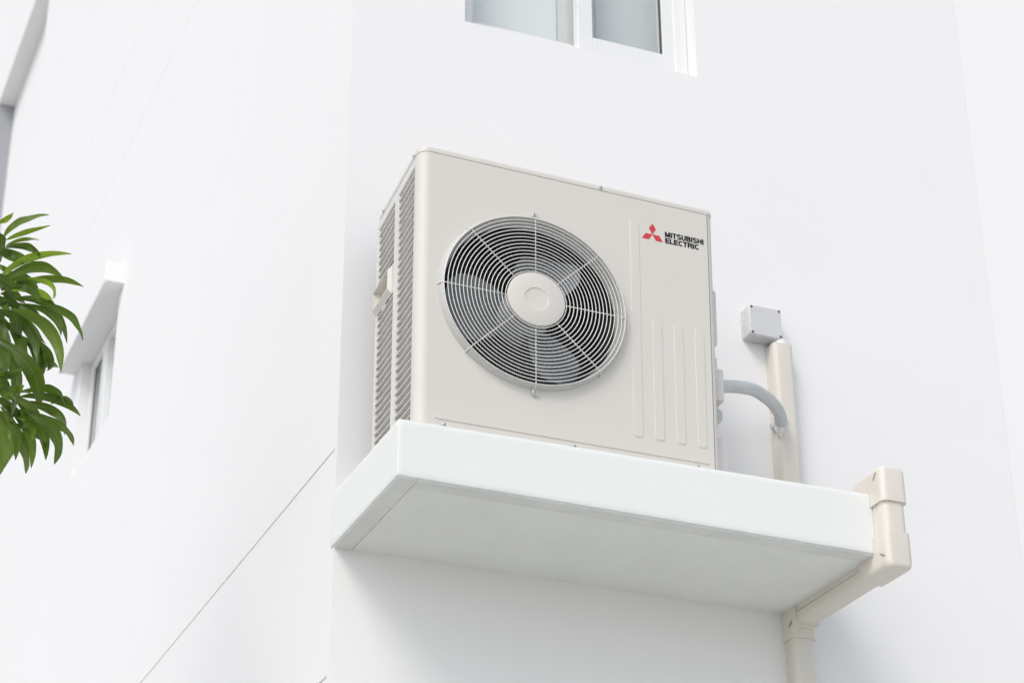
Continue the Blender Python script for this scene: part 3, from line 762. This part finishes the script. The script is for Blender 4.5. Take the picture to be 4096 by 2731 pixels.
R_ = loops(bm, [rc, rc, rd], [WY - JD + .0158, WY - JD + .004, WY - JD]); bm.faces.new(R_[-1]); bm.faces.new(R_[0])
lidj = part('cover', bm, M['jbox'], jb, smooth=30)
for u in (JX0 + .0095, JX1 - .0085):
    for v in (JZ0 + .0095, JZ1 - .0085):
        bm = bmesh.new(); tube(bm, [(u, WY - JD + .001, v), (u, WY - JD - .0006, v)], .0042, n=16); part('screw', bm, M['brass'], lidj)
def knock(c, r1, ax):
    bm = bmesh.new(); pts = []
    for k in range(32):
        a = 2 * PI * k / 32
        pts.append(Vector(c) + (Vector((0, r1[0] * math.cos(a), r1[1] * math.sin(a))) if ax == 'x' else Vector((r1[0] * math.cos(a), r1[1] * math.sin(a), 0))))
    tube(bm, pts, .0005, True, 5); return bm
part('knockout', knock((JX0 - .0001, WY - .018, JZ1 - .030), (.0115, .015), 'x'), M['groovegrey'], jb)
part('knockout', knock((JX0 - .0001, WY - .018, JZ0 + .030), (.0085, .0115), 'x'), M['groovegrey'], jb)
part('knockout', knock((JX0 + .042, WY - .017, JZ0 - .0001), (.0155, .011), 'z'), M['groovegrey'], jb)

# ------------------------------------------------------------------ tree at the left
LEAVES = [
(0.612,4.858,2.711,0.640,4.823,2.746,0.735,4.958,2.861,0.0090),
(0.629,4.948,2.753,0.672,4.952,2.788,0.726,4.854,2.769,0.0066),
(0.584,4.854,2.745,0.617,4.885,2.779,0.624,4.809,2.761,0.0071),
(0.597,4.920,2.738,0.619,4.958,2.772,0.624,4.962,2.693,0.0119),
(0.625,4.901,2.712,0.662,4.860,2.719,0.710,4.912,2.753,0.0052),
(0.617,4.868,2.687,0.682,4.906,2.727,0.710,4.847,2.666,0.0095),
(0.618,4.916,2.616,0.684,4.896,2.689,0.781,4.807,2.672,0.0100),
(0.620,4.920,2.605,0.717,4.917,2.684,0.775,4.847,2.614,0.0138),
(0.635,4.886,2.580,0.746,4.864,2.624,0.827,4.843,2.602,0.0095),
(0.653,4.909,2.588,0.719,4.866,2.579,0.775,4.937,2.581,0.0085),
(0.684,4.858,2.606,0.746,4.854,2.600,0.770,4.953,2.610,0.0085),
(0.604,4.973,2.618,0.653,4.925,2.614,0.654,5.039,2.582,0.0190),
(0.653,4.886,2.551,0.761,4.917,2.578,0.804,4.872,2.448,0.0119),
(0.708,4.842,2.530,0.801,4.825,2.508,0.823,4.763,2.408,0.0107),
(0.662,4.945,2.572,0.715,4.905,2.538,0.740,4.875,2.480,0.0100),
(0.643,4.829,2.495,0.757,4.847,2.470,0.789,4.827,2.340,0.0157),
(0.634,4.860,2.497,0.671,4.863,2.487,0.689,4.977,2.465,0.0157),
(0.629,4.896,2.440,0.728,4.850,2.342,0.762,4.990,2.302,0.0202),
(0.644,4.953,2.437,0.695,4.928,2.372,0.688,4.889,2.231,0.0142),
(0.679,4.959,2.495,0.757,5.002,2.476,0.734,4.936,2.388,0.0123),
(0.717,4.964,2.489,0.773,4.989,2.457,0.749,4.895,2.348,0.0123),
(0.740,4.960,2.491,0.780,4.943,2.437,0.780,4.994,2.421,0.0090),
(0.733,4.950,2.368,0.767,4.969,2.425,0.821,5.060,2.466,0.0114),
(0.635,4.832,2.307,0.665,4.849,2.322,0.684,4.743,2.298,0.0107),
(0.616,4.975,2.693,0.637,4.942,2.664,0.675,5.034,2.702,0.0071),
(0.606,4.968,2.727,0.656,5.011,2.742,0.674,4.876,2.654,0.0085),
(0.622,4.950,2.726,0.657,4.955,2.725,0.728,4.991,2.724,0.0085),
(0.646,4.873,2.587,0.695,4.870,2.590,0.707,4.761,2.493,0.0142),
(0.619,4.915,2.516,0.652,4.926,2.495,0.652,4.979,2.467,0.0142),
(0.647,4.904,2.497,0.700,4.936,2.456,0.716,4.875,2.325,0.0142),
(0.677,4.946,2.559,0.709,4.945,2.529,0.748,4.853,2.426,0.0107),
(0.637,4.919,2.508,0.655,4.913,2.442,0.656,4.815,2.324,0.0131),
(0.633,4.961,2.601,0.675,4.995,2.626,0.688,4.881,2.545,0.0119),
(0.648,4.960,2.593,0.684,4.959,2.567,0.713,5.057,2.562,0.0131),
(0.620,4.934,2.493,0.640,4.938,2.446,0.657,4.930,2.360,0.0142),
(0.596,4.832,2.594,0.620,4.818,2.564,0.674,4.863,2.576,0.0119),
(0.704,4.928,2.313,0.792,4.970,2.363,0.815,4.882,2.282,0.0109),
(0.709,4.959,2.317,0.802,4.953,2.328,0.865,4.926,2.276,0.0109),
(0.706,4.926,2.288,0.800,4.890,2.261,0.845,5.022,2.260,0.0123),
(0.720,4.880,2.245,0.817,4.892,2.226,0.865,4.984,2.217,0.0100),
(0.706,4.849,2.232,0.795,4.829,2.178,0.817,4.957,2.146,0.0147),
(0.716,4.953,2.284,0.787,4.998,2.253,0.793,4.952,2.152,0.0138),
(0.665,4.912,2.278,0.746,4.959,2.229,0.759,4.954,2.124,0.0123),
(0.663,4.939,2.274,0.714,4.920,2.194,0.715,4.963,2.155,0.0109),
(0.671,4.963,2.281,0.730,4.937,2.186,0.768,5.083,2.164,0.0123),
(0.660,4.964,2.279,0.711,4.996,2.208,0.675,4.847,2.063,0.0142),
(0.639,4.849,2.215,0.674,4.861,2.145,0.673,4.879,2.060,0.0131),
(0.693,4.845,2.243,0.737,4.894,2.236,0.703,4.800,2.161,0.0107),
(0.697,4.835,2.204,0.745,4.877,2.195,0.721,4.750,2.105,0.0085),
(0.672,4.858,2.271,0.727,4.824,2.230,0.758,4.869,2.214,0.0107),
(0.672,4.973,2.316,0.706,4.939,2.266,0.721,4.929,2.218,0.0095),
(0.644,4.839,2.278,0.674,4.818,2.269,0.729,4.895,2.302,0.0095),
(0.787,4.925,2.295,0.824,4.947,2.327,0.854,4.979,2.323,0.0085),
(0.669,4.908,2.292,0.720,4.943,2.296,0.745,4.829,2.240,0.0095),
(0.650,4.960,2.343,0.677,4.978,2.340,0.684,4.933,2.285,0.0119),
(0.660,4.888,2.282,0.681,4.840,2.279,0.698,4.805,2.277,0.0095)]

tree = thing('tree', 'broad-leaved tree with whorls of long glossy drooping leaves at the left edge', 'tree', (0.05, 5.05, GZ))
bm = bmesh.new(); uvl = bm.loops.layers.uv.new('UVMap'); cl = bm.loops.layers.color.new('tint')
def leaf(P0, Pc, P2, w, tone, facing):
    P0, Pc, P2 = Vector(P0), Vector(Pc), Vector(P2)
    c = Pc + (Pc - (P0 + P2) / 2) * 0.75
    NL, NW = 14, 6; rows = []; seed = random.uniform(0, 50); fold = random.uniform(.10, .38); wav = random.uniform(.02, .07); tw = random.uniform(-.45, .45)
    for i in range(NL + 1):
        t = i / NL; p = P0 * (1 - t) ** 2 + c * 2 * t * (1 - t) + P2 * t * t
        T = ((c - P0) * (1 - t) + (P2 - c) * t).normalized()
        S = T.cross(facing).normalized(); N = S.cross(T).normalized()
        a = tw * (t - .3); S, N = S * math.cos(a) + N * math.sin(a), N * math.cos(a) - S * math.sin(a)
        prof = (math.sin(PI * min(t ** 0.80, 1)) ** 0.62) * (0.55 + 0.45 * min(t / .55, 1)) if 0 < t < 1 else 0
        if t > .86: prof *= 1 - ((t - .86) / .14) ** 2 * .35
        hw = max(w * prof, 0.0009)
        row = []
        for j in range(NW + 1):
            v = j / NW * 2 - 1
            off = S * (v * hw) + N * (hw * fold * abs(v) + abs(v) ** 2 * w * wav * 8 * math.sin(t * 17 + seed + (1.3 if v > 0 else 0)) * .35)
            row.append(bm.verts.new(p + off))
        rows.append(row)
    for i in range(NL):
        for j in range(NW):
            f = bm.faces.new((rows[i][j], rows[i + 1][j], rows[i + 1][j + 1], rows[i][j + 1])); f.smooth = True
            uv = ((i / NL, j / NW), ((i + 1) / NL, j / NW), ((i + 1) / NL, (j + 1) / NW), (i / NL, (j + 1) / NW))
            for l, q in zip(f.loops, uv): l[uvl].uv = q; l[cl] = (tone, tone, tone, 1)
random.seed(21)
for i, L in enumerate(LEAVES):
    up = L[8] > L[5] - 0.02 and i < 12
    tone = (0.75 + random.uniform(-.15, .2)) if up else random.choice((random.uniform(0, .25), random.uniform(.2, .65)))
    fc = Vector((-.42 + random.uniform(-.25, .25), -.75, -.50 + random.uniform(-.3, .3))).normalized()
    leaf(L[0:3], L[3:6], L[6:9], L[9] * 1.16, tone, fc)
for i, L in enumerate(LEAVES[3::2]):      # leaves of the far side of each whorl
    o_ = Vector((-.028 + random.uniform(-.02, .008), random.uniform(.04, .12), random.uniform(-.02, .03)))
    p0, p1, p2 = (Vector(L[k:k + 3]) + o_ for k in (0, 3, 6))
    p2 = p0 + (p2 - p0) * random.uniform(.72, .9); p1 = p0 + (p1 - p0) * .85
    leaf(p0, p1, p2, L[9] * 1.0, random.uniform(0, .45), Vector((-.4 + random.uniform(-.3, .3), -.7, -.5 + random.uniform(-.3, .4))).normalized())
# the rest of the crown, outside the picture to the left
WH = [(0.30, 4.95, 2.75), (0.18, 5.15, 2.35), (0.10, 4.70, 2.55), (-0.15, 5.0, 3.0), (0.05, 5.3, 3.05), (-0.35, 5.2, 2.6), (-0.25, 4.75, 2.25), (0.28, 5.05, 3.2), (-0.5, 4.9, 2.95), (0.1, 5.0, 3.45), (0.22, 4.9, 2.0), (-0.1, 5.45, 2.5)]
for c in WH:
    c = Vector(c)
    for k in range(16):
        a = k * 2.39996 + random.uniform(-.2, .2); el_ = random.uniform(-.35, .75); ln = random.uniform(.20, .29)
        d = Vector((math.cos(a) * math.cos(el_), math.sin(a) * math.cos(el_), math.sin(el_)))
        p2 = c + d * ln + Vector((0, 0, -ln * random.uniform(.25, .6))); pm = c + d * ln * .55
        leaf(c + d * .01, pm, p2, random.uniform(.016, .024), random.uniform(0, .6), Vector((random.uniform(-.2, .2), random.uniform(-.2, .2), 1)).normalized())
bmesh.ops.translate(bm, verts=bm.verts, vec=-tree.location)
me = bpy.data.meshes.new('crown'); bm.to_mesh(me); bm.free(); me.materials.append(M['leaf'])
cr = bpy.data.objects.new('crown', me); C.objects.link(cr); cr.parent = tree
bm = bmesh.new()
tr = bez([(0.05, 5.05, GZ), (0.0, 5.0, 0.2), (0.10, 5.1, 1.2), (0.0, 5.05, 2.1)], 16)
tube(bm, tr, [.065 - .0022 * i for i in range(17)], n=14)
part('trunk', bm, M['bark'], tree, smooth=True)
bm = bmesh.new()
for c in WH + [(0.50, 4.90, 2.60), (0.64, 4.9, 2.30)]:
    s0 = tr[-1] if c[2] > 2.2 else tr[-3]
    tube(bm, bez([s0, s0 + (Vector(c) - s0) * .5 + Vector((0, 0, -.12)), Vector(c)], 8), [.022 - .0017 * i for i in range(9)], n=8)
part('branch', bm, M['bark'], tree, smooth=True)
